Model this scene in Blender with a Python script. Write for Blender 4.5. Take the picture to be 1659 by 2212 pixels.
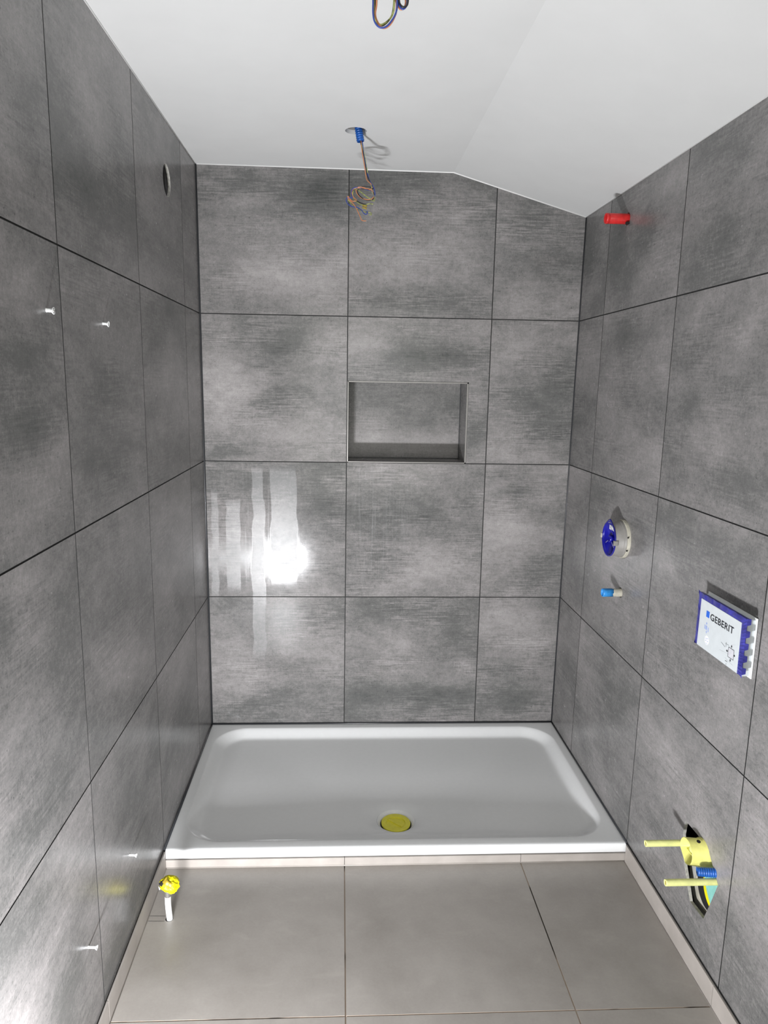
import bpy, bmesh, math, random
import numpy as np
from mathutils import Vector, Matrix, geometry, noise
random.seed(7)
sc = bpy.context.scene
for o in list(bpy.data.objects): bpy.data.objects.remove(o)
COL = sc.collection

# ------------------------------------------------------------------ camera
F_PX, PPX, PPY = 1539.2, -20.92, -5.96
cd = bpy.data.cameras.new('camera'); cam = bpy.data.objects.new('camera', cd); COL.objects.link(cam)
cd.sensor_fit = 'VERTICAL'; cd.sensor_height = 36.0; cd.lens = F_PX * 36.0 / 2212
cd.shift_x = -PPX / 2212; cd.shift_y = PPY / 2212; cd.clip_start = 0.02
yw, pt, rl = math.radians(2.78196), math.radians(-10.03991), math.radians(0.93068)
fw = Vector((math.sin(yw)*math.cos(pt), math.cos(yw)*math.cos(pt), math.sin(pt)))
rt0 = Vector((math.cos(yw), -math.sin(yw), 0)); up0 = rt0.cross(fw)
rt = rt0*math.cos(rl) + up0*math.sin(rl); up = up0*math.cos(rl) - rt0*math.sin(rl)
m3 = Matrix((rt, up, -fw)).transposed()
cam.matrix_world = Matrix.Translation((0.58034, -3.05084, 1.60298)) @ m3.to_4x4()
sc.camera = cam

# ------------------------------------------------------------------ light, world, exposure
vs = sc.view_settings
vs.view_transform = 'Standard'; vs.look = 'None'; vs.gamma = 1; vs.use_curve_mapping = False
vs.exposure = -0.36
w = bpy.data.worlds.new('world'); sc.world = w; w.use_nodes = True
w.node_tree.nodes['Background'].inputs[0].default_value = (0.80, 0.88, 1.0, 1)
w.node_tree.nodes['Background'].inputs[1].default_value = 1.0
def area_light(name, loc, target, sx, sy, power, col, spread=180):
    l = bpy.data.lights.new(name, 'AREA'); l.shape = 'RECTANGLE'; l.size = sx; l.size_y = sy
    l.energy = power; l.color = col; l.spread = math.radians(spread)
    o = bpy.data.objects.new(name, l); COL.objects.link(o); o.location = loc
    o.rotation_euler = (Vector(target) - Vector(loc)).to_track_quat('-Z', 'Y').to_euler()
    return o
# flood lamp standing on the floor in front of the photographer, near the left wall, tilted up
area_light('floor_flood_lamp', (0.130, -2.44, 0.235), (0.28, 0.0, 1.70), 0.22, 0.10, 86, (0.965, 0.972, 1.0))
# added fill light in front of the unseen rear wall, lifting the ambient
area_light('rear_fill_light', (0.80, -4.10, 1.40), (0.80, 0.0, 1.50), 1.45, 1.9, 24, (1.0, 1.0, 0.91))

# ------------------------------------------------------------------ helpers
def tag(o, label=None, cat=None, group=None, kind=None):
    if label: o['label'] = label
    if cat: o['category'] = cat
    if group: o['group'] = group
    if kind: o['kind'] = kind
    return o
def empty(name, loc=(0,0,0)):
    o = bpy.data.objects.new(name, None); o.empty_display_size = 0.03; COL.objects.link(o); o.location = loc; return o
def obj(name, bm, mats, parent=None, smooth=False, loc=None):
    """link the bmesh (world coordinates) as one object, origin at loc (default bbox centre) """
    bm.normal_update()
    co = [v.co for v in bm.verts]
    if loc is None and parent is None:
        loc = Vector([(min(c[i] for c in co) + max(c[i] for c in co))/2 for i in range(3)])
    org = Vector(loc) if loc is not None else Vector((0,0,0))
    if parent is not None:
        org = Vector([(min(c[i] for c in co) + max(c[i] for c in co))/2 for i in range(3)])
    for v in bm.verts: v.co -= org
    me = bpy.data.meshes.new(name); bm.to_mesh(me); bm.free()
    if not isinstance(mats, (list, tuple)): mats = [mats]
    for m in mats: me.materials.append(m)
    if smooth:
        for p in me.polygons: p.use_smooth = True
    o = bpy.data.objects.new(name, me); COL.objects.link(o); o.location = org
    if parent is not None:
        o.parent = parent; pw = world_loc(parent); o.location = org - pw
    return o
def world_loc(o):
    p = Vector(o.location)
    while o.parent: o = o.parent; p += Vector(o.location)
    return p
def box(bm, x0, x1, y0, y1, z0, z1, mi=0, bev=0.0):
    vs_ = [bm.verts.new((x, y, z)) for x in (x0, x1) for y in (y0, y1) for z in (z0, z1)]
    fs = []
    for f in ((0,1,3,2),(4,6,7,5),(0,4,5,1),(2,3,7,6),(0,2,6,4),(1,5,7,3)):
        fs.append(bm.faces.new([vs_[i] for i in f])); fs[-1].material_index = mi
    if bev: bmesh.ops.bevel(bm, geom=list({e for f in fs for e in f.edges}), offset=bev, segments=2, profile=.6, affect='EDGES')
    return fs
def sweep(bm, pts, rad, seg=10, cap=True, mi=0, closed=False):
    """tube along points; rad is a number or function of (i, n)"""
    pts = [Vector(p) for p in pts]; n = len(pts); rings = []
    t0 = (pts[1]-pts[0]).normalized(); a = t0.orthogonal().normalized()
    for i, p in enumerate(pts):
        t = (pts[min(i+1, n-1)] - pts[max(i-1, 0)])
        t = t.normalized() if t.length > 1e-9 else t0
        a = (a - t*a.dot(t)); a = a.normalized() if a.length > 1e-6 else t.orthogonal().normalized()
        b = t.cross(a); r = rad(i, n) if callable(rad) else rad
        rings.append([bm.verts.new(p + (a*math.cos(2*math.pi*k/seg) + b*math.sin(2*math.pi*k/seg))*r) for k in range(seg)])
    for i in range(n-1):
        for k in range(seg):
            f = bm.faces.new((rings[i][k], rings[i][(k+1)%seg], rings[i+1][(k+1)%seg], rings[i+1][k])); f.material_index = mi; f.smooth = True
    if cap:
        bm.faces.new(rings[0][::-1]).material_index = mi; bm.faces.new(rings[-1]).material_index = mi
    return rings
def spline(pts, k=6):
    P = [Vector(p) for p in pts]; P = [P[0]*2-P[1]] + P + [P[-1]*2-P[-2]]; out = []
    for i in range(1, len(P)-2):
        for j in range(k):
            t = j/k; a,b,c,d = P[i-1],P[i],P[i+1],P[i+2]
            out.append(0.5*((2*b)+(c-a)*t+(2*a-5*b+4*c-d)*t*t+(3*b-a-3*c+d)*t**3))
    out.append(P[-2]); return out
def lathe(bm, prof, org, axis, seg=48, mi=None, close_end=True):
    """prof: list of (radius, height along axis[, material]); radius 0 closes to a point"""
    ax = Vector(axis).normalized(); a = ax.orthogonal().normalized(); b = ax.cross(a); org = Vector(org); prev = None
    for q in prof:
        r, h = q[0], q[1]; m = q[2] if len(q) > 2 else 0
        if r < 1e-7: ring = [bm.verts.new(org + ax*h)]
        else: ring = [bm.verts.new(org + ax*h + (a*math.cos(2*math.pi*k/seg)+b*math.sin(2*math.pi*k/seg))*r) for k in range(seg)]
        if prev is not None:
            for k in range(seg):
                k2 = (k+1) % seg
                if len(prev) == 1 and len(ring) == 1: break
                if len(prev) == 1: f = bm.faces.new((prev[0], ring[k2], ring[k]))
                elif len(ring) == 1: f = bm.faces.new((prev[k], prev[k2], ring[0]))
                else: f = bm.faces.new((prev[k], prev[k2], ring[k2], ring[k]))
                f.material_index = m
        prev = ring
def prism(bm, pts2, to3, d0, d1, mi=0):
    """closed polygon pts2 extruded from depth d0 to d1; to3(a,b,d)"""
    A = [bm.verts.new(to3(p[0], p[1], d0)) for p in pts2]; B = [bm.verts.new(to3(p[0], p[1], d1)) for p in pts2]; n = len(pts2)
    f = bm.faces.new(A); f.material_index = mi; f = bm.faces.new(B[::-1]); f.material_index = mi
    for i in range(n):
        f = bm.faces.new((A[i], B[i], B[(i+1)%n], A[(i+1)%n])); f.material_index = mi
def recalc(bm): bmesh.ops.recalc_face_normals(bm, faces=bm.faces[:])
def circle2(cx, cy, r, n=40, ry=None): return [(cx+r*math.cos(2*math.pi*i/n), cy+(ry or r)*math.sin(2*math.pi*i/n)) for i in range(n)]

# ------------------------------------------------------------------ materials
class NT:
    def __init__(s, name):
        s.m = bpy.data.materials.new(name); s.m.use_nodes = True; s.t = s.m.node_tree
        s.b = s.t.nodes['Principled BSDF']
    def n(s, typ, **kw):
        nd = s.t.nodes.new(typ)
        for k, v in kw.items(): setattr(nd, k, v)
        return nd
    def l(s, a, b): s.t.links.new(a, b)
    def val(s, sock, v):
        if hasattr(v, 'is_output') or hasattr(v, 'links'): s.l(v, sock)
        else: sock.default_value = v
    def math(s, op, a, b=0.0, c=None, clamp=False):
        nd = s.n('ShaderNodeMath', operation=op); nd.use_clamp = clamp; s.val(nd.inputs[0], a); s.val(nd.inputs[1], b)
        if c is not None: s.val(nd.inputs[2], c)
        return nd.outputs[0]
    def mapping(s, vec, scale=(1,1,1), loc=(0,0,0)):
        nd = s.n('ShaderNodeMapping'); s.l(vec, nd.inputs[0]); nd.inputs['Scale'].default_value = scale; nd.inputs['Location'].default_value = loc; return nd.outputs[0]
    def noise(s, vec, scale, detail=3, rough=.5, dist=0.0):
        nd = s.n('ShaderNodeTexNoise'); s.l(vec, nd.inputs['Vector']); nd.inputs['Scale'].default_value = scale
        nd.inputs['Detail'].default_value = detail; nd.inputs['Roughness'].default_value = rough; nd.inputs['Distortion'].default_value = dist; return nd.outputs[0]
    def ramp(s, fac, stops):
        nd = s.n('ShaderNodeValToRGB'); s.l(fac, nd.inputs[0]); e = nd.color_ramp.elements
        while len(e) < len(stops): e.new(.5)
        for i, (p, c) in enumerate(stops): e[i].position = p; e[i].color = (*c, 1) if len(c) == 3 else c
        return nd.outputs[0]
    def mrange(s, v, a, b, c=0.0, d=1.0, smooth=False):
        nd = s.n('ShaderNodeMapRange'); nd.interpolation_type = 'SMOOTHSTEP' if smooth else 'LINEAR'
        s.l(v, nd.inputs[0]) if hasattr(v, 'links') else None
        for i, x in zip((1,2,3,4), (a,b,c,d)): nd.inputs[i].default_value = x
        return nd.outputs[0]
    def mix(s, fac, a, b):
        nd = s.n('ShaderNodeMix', data_type='RGBA'); s.val(nd.inputs[0], fac)
        for k, v in ((6,a),(7,b)):
            if hasattr(v, 'links'): s.l(v, nd.inputs[k])
            else: nd.inputs[k].default_value = (*v, 1)
        return nd.outputs[2]
    def bump(s, h, strength, dist=.001):
        nd = s.n('ShaderNodeBump'); nd.inputs['Strength'].default_value = strength; nd.inputs['Distance'].default_value = dist
        s.l(h, nd.inputs['Height']); s.l(nd.outputs[0], s.b.inputs['Normal']); return nd
def simple(name, col, rough=.5, metal=0.0, var=.08, scale=60, bump=.0, spec=.5, coat=0.0):
    t = NT(name); tc = t.n('ShaderNodeTexCoord').outputs['Object']
    nz = t.noise(tc, scale, 3); dk = tuple(max(0, c*(1-var)) for c in col); lt = tuple(min(1, c*(1+var)) for c in col)
    t.l(t.ramp(nz, [(.3, dk), (.7, lt)]), t.b.inputs['Base Color'])
    t.b.inputs['Roughness'].default_value = rough; t.b.inputs['Metallic'].default_value = metal
    t.b.inputs['Specular IOR Level'].default_value = spec; t.b.inputs['Coat Weight'].default_value = coat
    if bump: t.bump(nz, bump, .001)
    return t.m

def tile_material(name, film=False):
    t = NT(name)
    uv = t.n('ShaderNodeUVMap').outputs[0]
    cl = t.n('ShaderNodeAttribute', attribute_name='cloud').outputs['Fac']
    tn = t.n('ShaderNodeAttribute', attribute_name='tint').outputs['Fac']
    big = t.noise(t.mapping(uv, (1.0, 1.7, 1)), 2.0, 4, .52, .5)
    mid = t.noise(t.mapping(uv, (1.0, 1.7, 1), (3.1, .7, 0)), 13, 6, .74)
    grain = t.noise(t.mapping(uv, (1.0, 1.15, 1), (1, 8, 0)), 62, 4, .75)
    stk = t.noise(t.mapping(uv, (9.0, 150.0, 1)), 1.0, 4, .7)
    vst = t.noise(t.mapping(uv, (190.0, 26.0, 1), (2, 5, 0)), 1.0, 3, .7)
    dk = t.mrange(t.noise(t.mapping(uv, (1.0, 2.4, 1), (7, 2, 0)), 3.2, 4, .6), .40, .66, 0, 1, True)
    fine = t.noise(uv, 210, 3, .7)
    speck = t.mrange(t.noise(t.mapping(uv, (1, 1, 1), (5, 9, 0)), 120, 2, .6), .64, .73, 0, 1)
    dkc = t.math('ADD', dk, t.math('MULTIPLY', cl, -.5), clamp=True)
    v = t.math('MULTIPLY_ADD', big, .85, .065)
    v = t.math('ADD', v, t.math('MULTIPLY', cl, .30))
    v = t.math('ADD', v, t.math('MULTIPLY_ADD', mid, .56 if film else .44, -.28 if film else -.22))
    v = t.math('ADD', v, t.math('MULTIPLY', t.math('MULTIPLY_ADD', stk, 1.1 if film else .62, -.55 if film else -.31), t.math('MULTIPLY_ADD', dkc, .95, .02)))
    v = t.math('ADD', v, t.math('MULTIPLY', t.math('MULTIPLY_ADD', vst, .5, -.25), t.math('MULTIPLY_ADD', dk, .4, .20)))
    v = t.math('ADD', v, t.math('MULTIPLY_ADD', grain, .40, -.20))
    v = t.math('ADD', v, t.math('MULTIPLY_ADD', fine, .30, -.15))
    v = t.math('SUBTRACT', v, t.math('MULTIPLY', speck, .22))
    v = t.math('ADD', v, t.math('MULTIPLY', tn, .06))
    col = t.ramp(v, [(.02, (.072, .075, .073)), (.36, (.146, .145, .142)), (.60, (.262, .250, .247)), (.98, (.45, .427, .424))])
    rgh = t.math('ADD', .075 if film else .22, t.math('MULTIPLY', t.noise(uv, 30, 4, .6), .08))
    spec = .30
    if film:
        oc = t.n('ShaderNodeTexCoord').outputs['Object']
        # the wall's object origin is the world origin, so these are metres on the wall
        sp = t.n('ShaderNodeSeparateXYZ'); t.l(oc, sp.inputs[0]); X, Z = sp.outputs[0], sp.outputs[2]
        wob = t.math('MULTIPLY_ADD', t.noise(t.mapping(oc, (1, 1, 1)), 7, 3), .045, -.0225)
        Xw = t.math('ADD', X, wob); tot = None
        for x0, x1, z0, z1 in ((.018,.052,.62,1.16),(.082,.150,.66,1.12),(.196,.254,.34,1.262),(.277,.398,.70,1.262),(1.9,2.0,0,1)):
            a = t.mrange(Xw, x0, x0+.006, 0, 1, True); b = t.mrange(Xw, x1-.006, x1, 1, 0, True)
            c = t.mrange(Z, z0, z0+.10, 0, 1, True); d = t.mrange(Z, z1-.05, z1, 1, 0, True)
            k = t.math('MULTIPLY', t.math('MULTIPLY', a, b), t.math('MULTIPLY', c, d))
            tot = k if tot is None else t.math('MAXIMUM', tot, k)
        # thin vertical wipe marks left of the niche and below it
        vst = t.mrange(t.noise(t.mapping(oc, (120, 1, 3.5)), 1.0, 3, .6), .50, .68, 0, 1)
        for x0, x1, z0, z1, k_ in ((.61,.95,.66,1.262,.75),(.38,.60,1.27,1.75,.35),(.61,.80,1.62,1.86,.35),(.0,.45,.66,1.262,.4)):
            a = t.mrange(X, x0, x0+.05, 0, k_, True); b = t.mrange(X, x1-.12, x1, 1, 0, True)
            c = t.mrange(Z, z0, z0+.15, 0, 1, True); d = t.mrange(Z, z1-.03, z1, 1, 0, True)
            k = t.math('MULTIPLY', vst, t.math('MULTIPLY', t.math('MULTIPLY', a, b), t.math('MULTIPLY', c, d)))
            tot = t.math('MAXIMUM', tot, k)
        col = t.mix(t.math('MULTIPLY', tot, .10), col, (.55, .56, .57))
        rgh = t.math('ADD', rgh, t.math('MULTIPLY', tot, .19)); spec = t.math('MULTIPLY_ADD', tot, .04, .27)
    t.l(col, t.b.inputs['Base Color']); t.l(rgh, t.b.inputs['Roughness'])
    t.val(t.b.inputs['Specular IOR Level'], spec)
    t.bump(t.noise(uv, 260, 2, .5), .06 if film else .03, .0005)
    return t.m
M = {}
M['tile'] = tile_material('wall_tile'); M['tile_film'] = tile_material('wall_tile_filmed', True)
M['grout'] = simple('dark_grout', (.022,.022,.022), .8, var=.3, scale=40)
M['sealant'] = simple('grey_sealant', (.028,.030,.034), .35, var=.1)
M['white_sealant'] = simple('white_sealant', (.86,.86,.85), .5, var=.02)
M['plaster'] = simple('white_plaster', (.70,.705,.70), .75, var=.015, scale=8, bump=.05)
M['core'] = simple('wall_core', (.32,.31,.29), .9, var=.25, scale=80)
M['cut'] = simple('cut_tile_edge', (.42,.41,.38), .8, var=.3, scale=120)
M['black'] = simple('dark_void', (.008,.008,.009), .8)
M['tray'] = simple('white_enamel', (.88,.89,.89), .16, var=.01, spec=.5)
M['alu'] = simple('trim_metal', (.30,.29,.28), .35, .6, var=.05)
M['liner'] = simple('niche_edge', (.16,.155,.15), .4)
M['duct'] = simple('dark_duct', (.035,.033,.035), .5, var=.5, scale=70)
M['ring'] = simple('drain_ring', (.93,.94,.96), .12, var=.02, spec=.6)
M['yel'] = simple('yellow_plastic', (.86,.80,.07), .45, var=.06)
M['tape'] = simple('yellow_tape', (.80,.74,.0), .5, var=.08, scale=30)
M['gold'] = simple('brown_tape', (.33,.24,.02), .45, var=.15, scale=50)
M['chrome'] = simple('chrome', (.62,.62,.60), .22, .9, var=.05)
M['white'] = simple('white_plastic', (.84,.85,.85), .35, var=.02)
M['red'] = simple('red_plastic', (.62,.025,.025), .28, var=.15)
M['blue'] = simple('blue_conduit', (.010,.10,.42), .4, var=.2)
M['lblue'] = simple('blue_sleeve', (.03,.26,.66), .45, var=.2)
M['navy'] = simple('navy_plastic', (.008,.008,.26), .22, var=.25, scale=25)
M['indigo'] = simple('indigo_foil', (.035,.035,.24), .3, var=.45, scale=30, bump=.3)
M['grey'] = simple('grey_plastic', (.24,.23,.215), .5, var=.08)
M['beige'] = simple('beige_plastic', (.44,.42,.35), .6, var=.2, scale=45)
M['lime'] = simple('pale_lime_plastic', (.70,.72,.29), .45, var=.08)
M['lime2'] = simple('lime_plastic', (.70,.68,.20), .4, var=.08)
M['teal'] = simple('green_plasterboard', (.24,.56,.50), .7, var=.1)
M['card'] = simple('white_card', (.60,.64,.66), .35, var=.03)
M['ink'] = simple('black_ink', (.012,.014,.02), .4)
M['logo'] = simple('blue_ink', (.02,.13,.62), .4)
M['pale'] = simple('pale_blue_ink', (.30,.38,.66), .5)
M['plate'] = simple('grey_plate', (.42,.42,.39), .7)
M['lgrey'] = simple('light_grey_ink', (.58,.58,.62), .5)
M['wo'] = simple('orange_wire', (.55,.22,.10), .4); M['wb'] = simple('blue_wire', (.03,.06,.30), .4)
M['wk'] = simple('black_wire', (.012,.012,.014), .4); M['wg'] = simple('green_yellow_wire', (.30,.34,.10), .4, var=.6, scale=140)
M['pencil'] = simple('pencil_mark', (.07,.07,.07), .8)

def floor_material():
    t = NT('floor_tile'); uv = t.n('ShaderNodeUVMap').outputs[0]
    a = t.noise(t.mapping(uv, (1,1,1)), 2.2, 5, .6, .3); b = t.noise(uv, 11, 4, .65); c = t.noise(uv, 130, 2, .6)
    v = t.math('ADD', t.math('ADD', t.math('MULTIPLY', a, .9), t.math('MULTIPLY_ADD', b, .35, -.15)), t.math('MULTIPLY_ADD', c, .16, -.08))
    sm = t.mrange(t.noise(t.mapping(uv, (1, 2, 1), (4, 4, 0)), 5, 3, .5, 1.2), .60, .70, 0, .13)
    col = t.ramp(v, [(.15, (.265,.244,.220)), (.45, (.345,.321,.295)), (.8, (.44,.412,.382))])
    col = t.mix(sm, col, (.52,.485,.445))
    t.l(col, t.b.inputs['Base Color'])
    t.l(t.math('MULTIPLY_ADD', b, .2, .30), t.b.inputs['Roughness'])
    t.bump(t.noise(uv, 240, 2), .08, .0006); return t.m
M['floor'] = floor_material()
def skirt_material():
    t = NT('baseboard_tile'); oc = t.n('ShaderNodeTexCoord').outputs['Object']
    a = t.noise(oc, 9, 5, .6)
    t.l(t.ramp(a, [(.3, (.345,.315,.288)), (.7, (.44,.405,.375))]), t.b.inputs['Base Color']); t.b.inputs['Roughness'].default_value = .42
    return t.m
M['skirt'] = skirt_material()
def grout_floor():
    t = NT('floor_grout'); oc = t.n('ShaderNodeTexCoord').outputs['Object']
    k = t.mrange(t.noise(oc, 3.2, 3, .6), .50, .56, 0, 1)
    t.l(t.mix(k, (.40,.33,.27), (.055,.045,.035)), t.b.inputs['Base Color']); t.b.inputs['Roughness'].default_value = .85; return t.m
M['fgrout'] = grout_floor()

# traced courses of the hanging wires (metres) and cloud patches of the tile pattern (position, radii, lightness)
orange = [(0.64, -0.44, 2.4215), (0.6469, -0.44, 2.3746), (0.6554, -0.44, 2.3304), (0.6623, -0.44, 2.2933), (0.6747, -0.4567, 2.2758), (0.6811, -0.4594, 2.2634), (0.672, -0.451, 2.2563), (0.651, -0.4587, 2.2613), (0.632, -0.4587, 2.2607), (0.626, -0.4466, 2.2532), (0.6346, -0.4246, 2.2438), (0.6512, -0.4092, 2.2373), (0.6725, -0.4048, 2.2358), (0.6866, -0.4136, 2.2402), (0.6872, -0.4334, 2.2491), (0.6751, -0.4532, 2.2573), (0.6495, -0.4567, 2.2587), (0.6241, -0.4578, 2.2593), (0.6117, -0.4444, 2.2518), (0.6171, -0.418, 2.2403), (0.6288, -0.4004, 2.2327), (0.6126, -0.3982, 2.2312), (0.5993, -0.4202, 2.2408), (0.6011, -0.407, 2.2349), (0.6161, -0.3872, 2.2262), (0.6263, -0.3696, 2.2182), (0.6352, -0.3476, 2.2078), (0.6443, -0.3234, 2.1959), (0.6499, -0.308, 2.1882), (0.6568, -0.3036, 2.1861), (0.6669, -0.3036, 2.1864)]
blue = [(0.6431, -0.44, 2.4216), (0.6516, -0.44, 2.3777), (0.6601, -0.44, 2.3364), (0.6686, -0.44, 2.2994), (0.6763, -0.4554, 2.2777), (0.6859, -0.4587, 2.2622), (0.692, -0.4334, 2.2492), (0.6896, -0.418, 2.2423), (0.6819, -0.4444, 2.2537), (0.6656, -0.451, 2.2561), (0.6479, -0.4567, 2.2587), (0.632, -0.4587, 2.2607), (0.6194, -0.4578, 2.2591), (0.6117, -0.4488, 2.2537), (0.6104, -0.429, 2.245), (0.6156, -0.4136, 2.2383), (0.6075, -0.4136, 2.2381), (0.5962, -0.4136, 2.2378), (0.5931, -0.4004, 2.2317), (0.5999, -0.3828, 2.2237), (0.6131, -0.3718, 2.2189), (0.6263, -0.3696, 2.2182), (0.6381, -0.363, 2.2153), (0.65, -0.352, 2.2103), (0.6571, -0.3388, 2.204), (0.6656, -0.3344, 2.202), (0.6703, -0.3432, 2.2065), (0.6667, -0.3498, 2.2097)]
black = [(0.6368, -0.44, 2.4214), (0.6501, -0.44, 2.3761), (0.6586, -0.44, 2.3334), (0.6654, -0.44, 2.3023), (0.6794, -0.4598, 2.2692), (0.6845, -0.4554, 2.2585), (0.6716, -0.4594, 2.2632), (0.6509, -0.4598, 2.264), (0.6337, -0.4554, 2.2572), (0.6327, -0.4356, 2.2486), (0.6445, -0.4158, 2.2401), (0.6628, -0.4026, 2.2346), (0.6823, -0.4026, 2.2351), (0.6896, -0.418, 2.2423), (0.6836, -0.4422, 2.2528), (0.6591, -0.4554, 2.2579), (0.6242, -0.4554, 2.2569), (0.6118, -0.44, 2.2499), (0.6154, -0.4202, 2.2413), (0.6255, -0.4026, 2.2336), (0.6388, -0.3916, 2.2289), (0.6521, -0.385, 2.2261), (0.6636, -0.3828, 2.2254)]
green = [(0.6384, -0.44, 2.42), (0.6533, -0.44, 2.3733), (0.6618, -0.44, 2.3305), (0.6703, -0.44, 2.292), (0.6794, -0.46, 2.2662), (0.6803, -0.4444, 2.2537), (0.6911, -0.4202, 2.2433), (0.6907, -0.3982, 2.2333), (0.6772, -0.407, 2.237), (0.6537, -0.429, 2.2462), (0.6274, -0.4554, 2.257), (0.6165, -0.4466, 2.2529), (0.6154, -0.4202, 2.2413), (0.6222, -0.4048, 2.2345), (0.6373, -0.3872, 2.2268), (0.6507, -0.3784, 2.223), (0.6637, -0.3806, 2.2244), (0.675, -0.385, 2.2267), (0.6882, -0.3828, 2.2261)]
tail= [(0.5997, -0.3826, 2.2376), (0.6132, -0.3628, 2.2287), (0.6301, -0.3452, 2.2207), (0.6506, -0.3298, 2.2137), (0.6641, -0.3254, 2.2119), (0.676, -0.3232, 2.2111), (0.6828, -0.321, 2.2102), (0.6849, -0.3122, 2.2058), (0.6765, -0.3122, 2.2056)]
Tblue = [(0.627, -1.6, 2.3863), (0.6327, -1.6, 2.3414), (0.6334, -1.6, 2.2957), (0.6338, -1.6, 2.2726), (0.6374, -1.6, 2.2588), (0.6461, -1.6, 2.2506), (0.6573, -1.6, 2.2518), (0.6674, -1.6, 2.2615), (0.6756, -1.6, 2.2757), (0.6778, -1.6, 2.2935), (0.6751, -1.6, 2.343), (0.669, -1.6, 2.388)]
Torange = [(0.6295, -1.6, 2.3864), (0.637, -1.6, 2.3415), (0.6402, -1.6, 2.2959), (0.638, -1.6, 2.2743), (0.6425, -1.6, 2.2613), (0.6513, -1.6, 2.2516), (0.6632, -1.6, 2.2551), (0.6732, -1.6, 2.2694), (0.6771, -1.6, 2.2881), (0.6742, -1.6, 2.343), (0.6673, -1.6, 2.3879)]
Tgreen = [(0.6253, -1.6, 2.3862), (0.631, -1.6, 2.3413), (0.6351, -1.6, 2.2957), (0.6355, -1.6, 2.2742), (0.6417, -1.6, 2.2621), (0.6494, -1.6, 2.2577), (0.6613, -1.6, 2.2644), (0.6697, -1.6, 2.2755), (0.6727, -1.6, 2.2933), (0.67, -1.6, 2.3428), (0.6657, -1.6, 2.3878)]
Tblack = [(0.6278, -1.6, 2.3863), (0.6344, -1.6, 2.3414), (0.6377, -1.6, 2.2958), (0.6362, -1.6, 2.2804), (0.639, -1.6, 2.2666), (0.6451, -1.6, 2.2591), (0.6537, -1.6, 2.2587), (0.6638, -1.6, 2.2675), (0.6704, -1.6, 2.2801), (0.6725, -1.6, 2.3048), (0.67, -1.6, 2.3428), (0.6657, -1.6, 2.3878)]
Tsmall1 = [(0.6707, -1.6, 2.3881), (0.6771, -1.6, 2.3279), (0.6812, -1.6, 2.2975), (0.6839, -1.6, 2.2899), (0.6891, -1.6, 2.2862), (0.695, -1.6, 2.288), (0.6975, -1.6, 2.2942), (0.6972, -1.6, 2.3057), (0.692, -1.6, 2.3437), (0.6775, -1.6, 2.3883)]
Tsmall2 = [(0.6707, -1.6, 2.3881), (0.6745, -1.6, 2.3278), (0.6786, -1.6, 2.2989), (0.6822, -1.6, 2.2906), (0.6874, -1.6, 2.2846), (0.6934, -1.6, 2.2872), (0.6966, -1.6, 2.295), (0.6954, -1.6, 2.3072), (0.6886, -1.6, 2.3435), (0.6758, -1.6, 2.3883)]
BB= [(0.394, 2.379, 0.297, 0.079, -0.8), (0.506, 2.312, 0.119, 0.099, -0.7), (0.318, 2.021, 0.297, 0.119, 0.8), (0.878, 2.392, 0.297, 0.099, -0.6), (0.882, 2.251, 0.238, 0.079, -0.3), (0.791, 2.104, 0.238, 0.119, 0.6), (0.89, 1.941, 0.297, 0.05, -0.5), (1.357, 2.281, 0.178, 0.099, -0.7), (1.407, 2.082, 0.158, 0.099, -0.3), (1.278, 1.95, 0.119, 0.079, 0.3), (0.103, 1.588, 0.119, 0.178, 0.6), (0.314, 1.515, 0.158, 0.079, -0.4), (0.156, 1.308, 0.178, 0.03, -0.6), (0.274, 1.398, 0.178, 0.079, 0.5), (0.508, 1.785, 0.099, 0.119, 0.6), (0.701, 1.769, 0.119, 0.099, 0.7), (0.955, 1.717, 0.238, 0.05, -0.6), (1.144, 1.409, 0.079, 0.119, -0.4), (0.903, 1.465, 0.238, 0.178, 0.2), (1.397, 1.57, 0.178, 0.099, -0.4), (1.507, 1.414, 0.119, 0.079, -0.4), (1.308, 1.351, 0.099, 0.079, 0.4), (1.346, 1.781, 0.158, 0.079, 0.2), (0.075, 1.178, 0.119, 0.059, -0.2), (0.49, 1.081, 0.119, 0.099, -0.5), (0.914, 1.043, 0.257, 0.079, -0.3), (1.023, 0.814, 0.178, 0.119, 0.4), (1.379, 1.15, 0.158, 0.059, -0.3), (1.326, 0.984, 0.119, 0.119, 0.5), (1.441, 0.774, 0.139, 0.079, -0.3), (0.307, 0.557, 0.238, 0.059, -0.3), (0.388, 0.427, 0.198, 0.099, 0.4), (0.097, 0.296, 0.119, 0.099, 0.2), (0.822, 0.6, 0.238, 0.05, -0.4), (0.825, 0.426, 0.218, 0.099, 0.5), (0.936, 0.203, 0.297, 0.059, -0.8), (0.683, 0.103, 0.119, 0.03, -0.4), (1.41, 0.568, 0.158, 0.059, 0.3), (1.315, 0.336, 0.119, 0.05, -0.5), (1.417, 0.425, 0.119, 0.059, 0.3), (1.409, 0.178, 0.158, 0.069, -0.7)]
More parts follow.
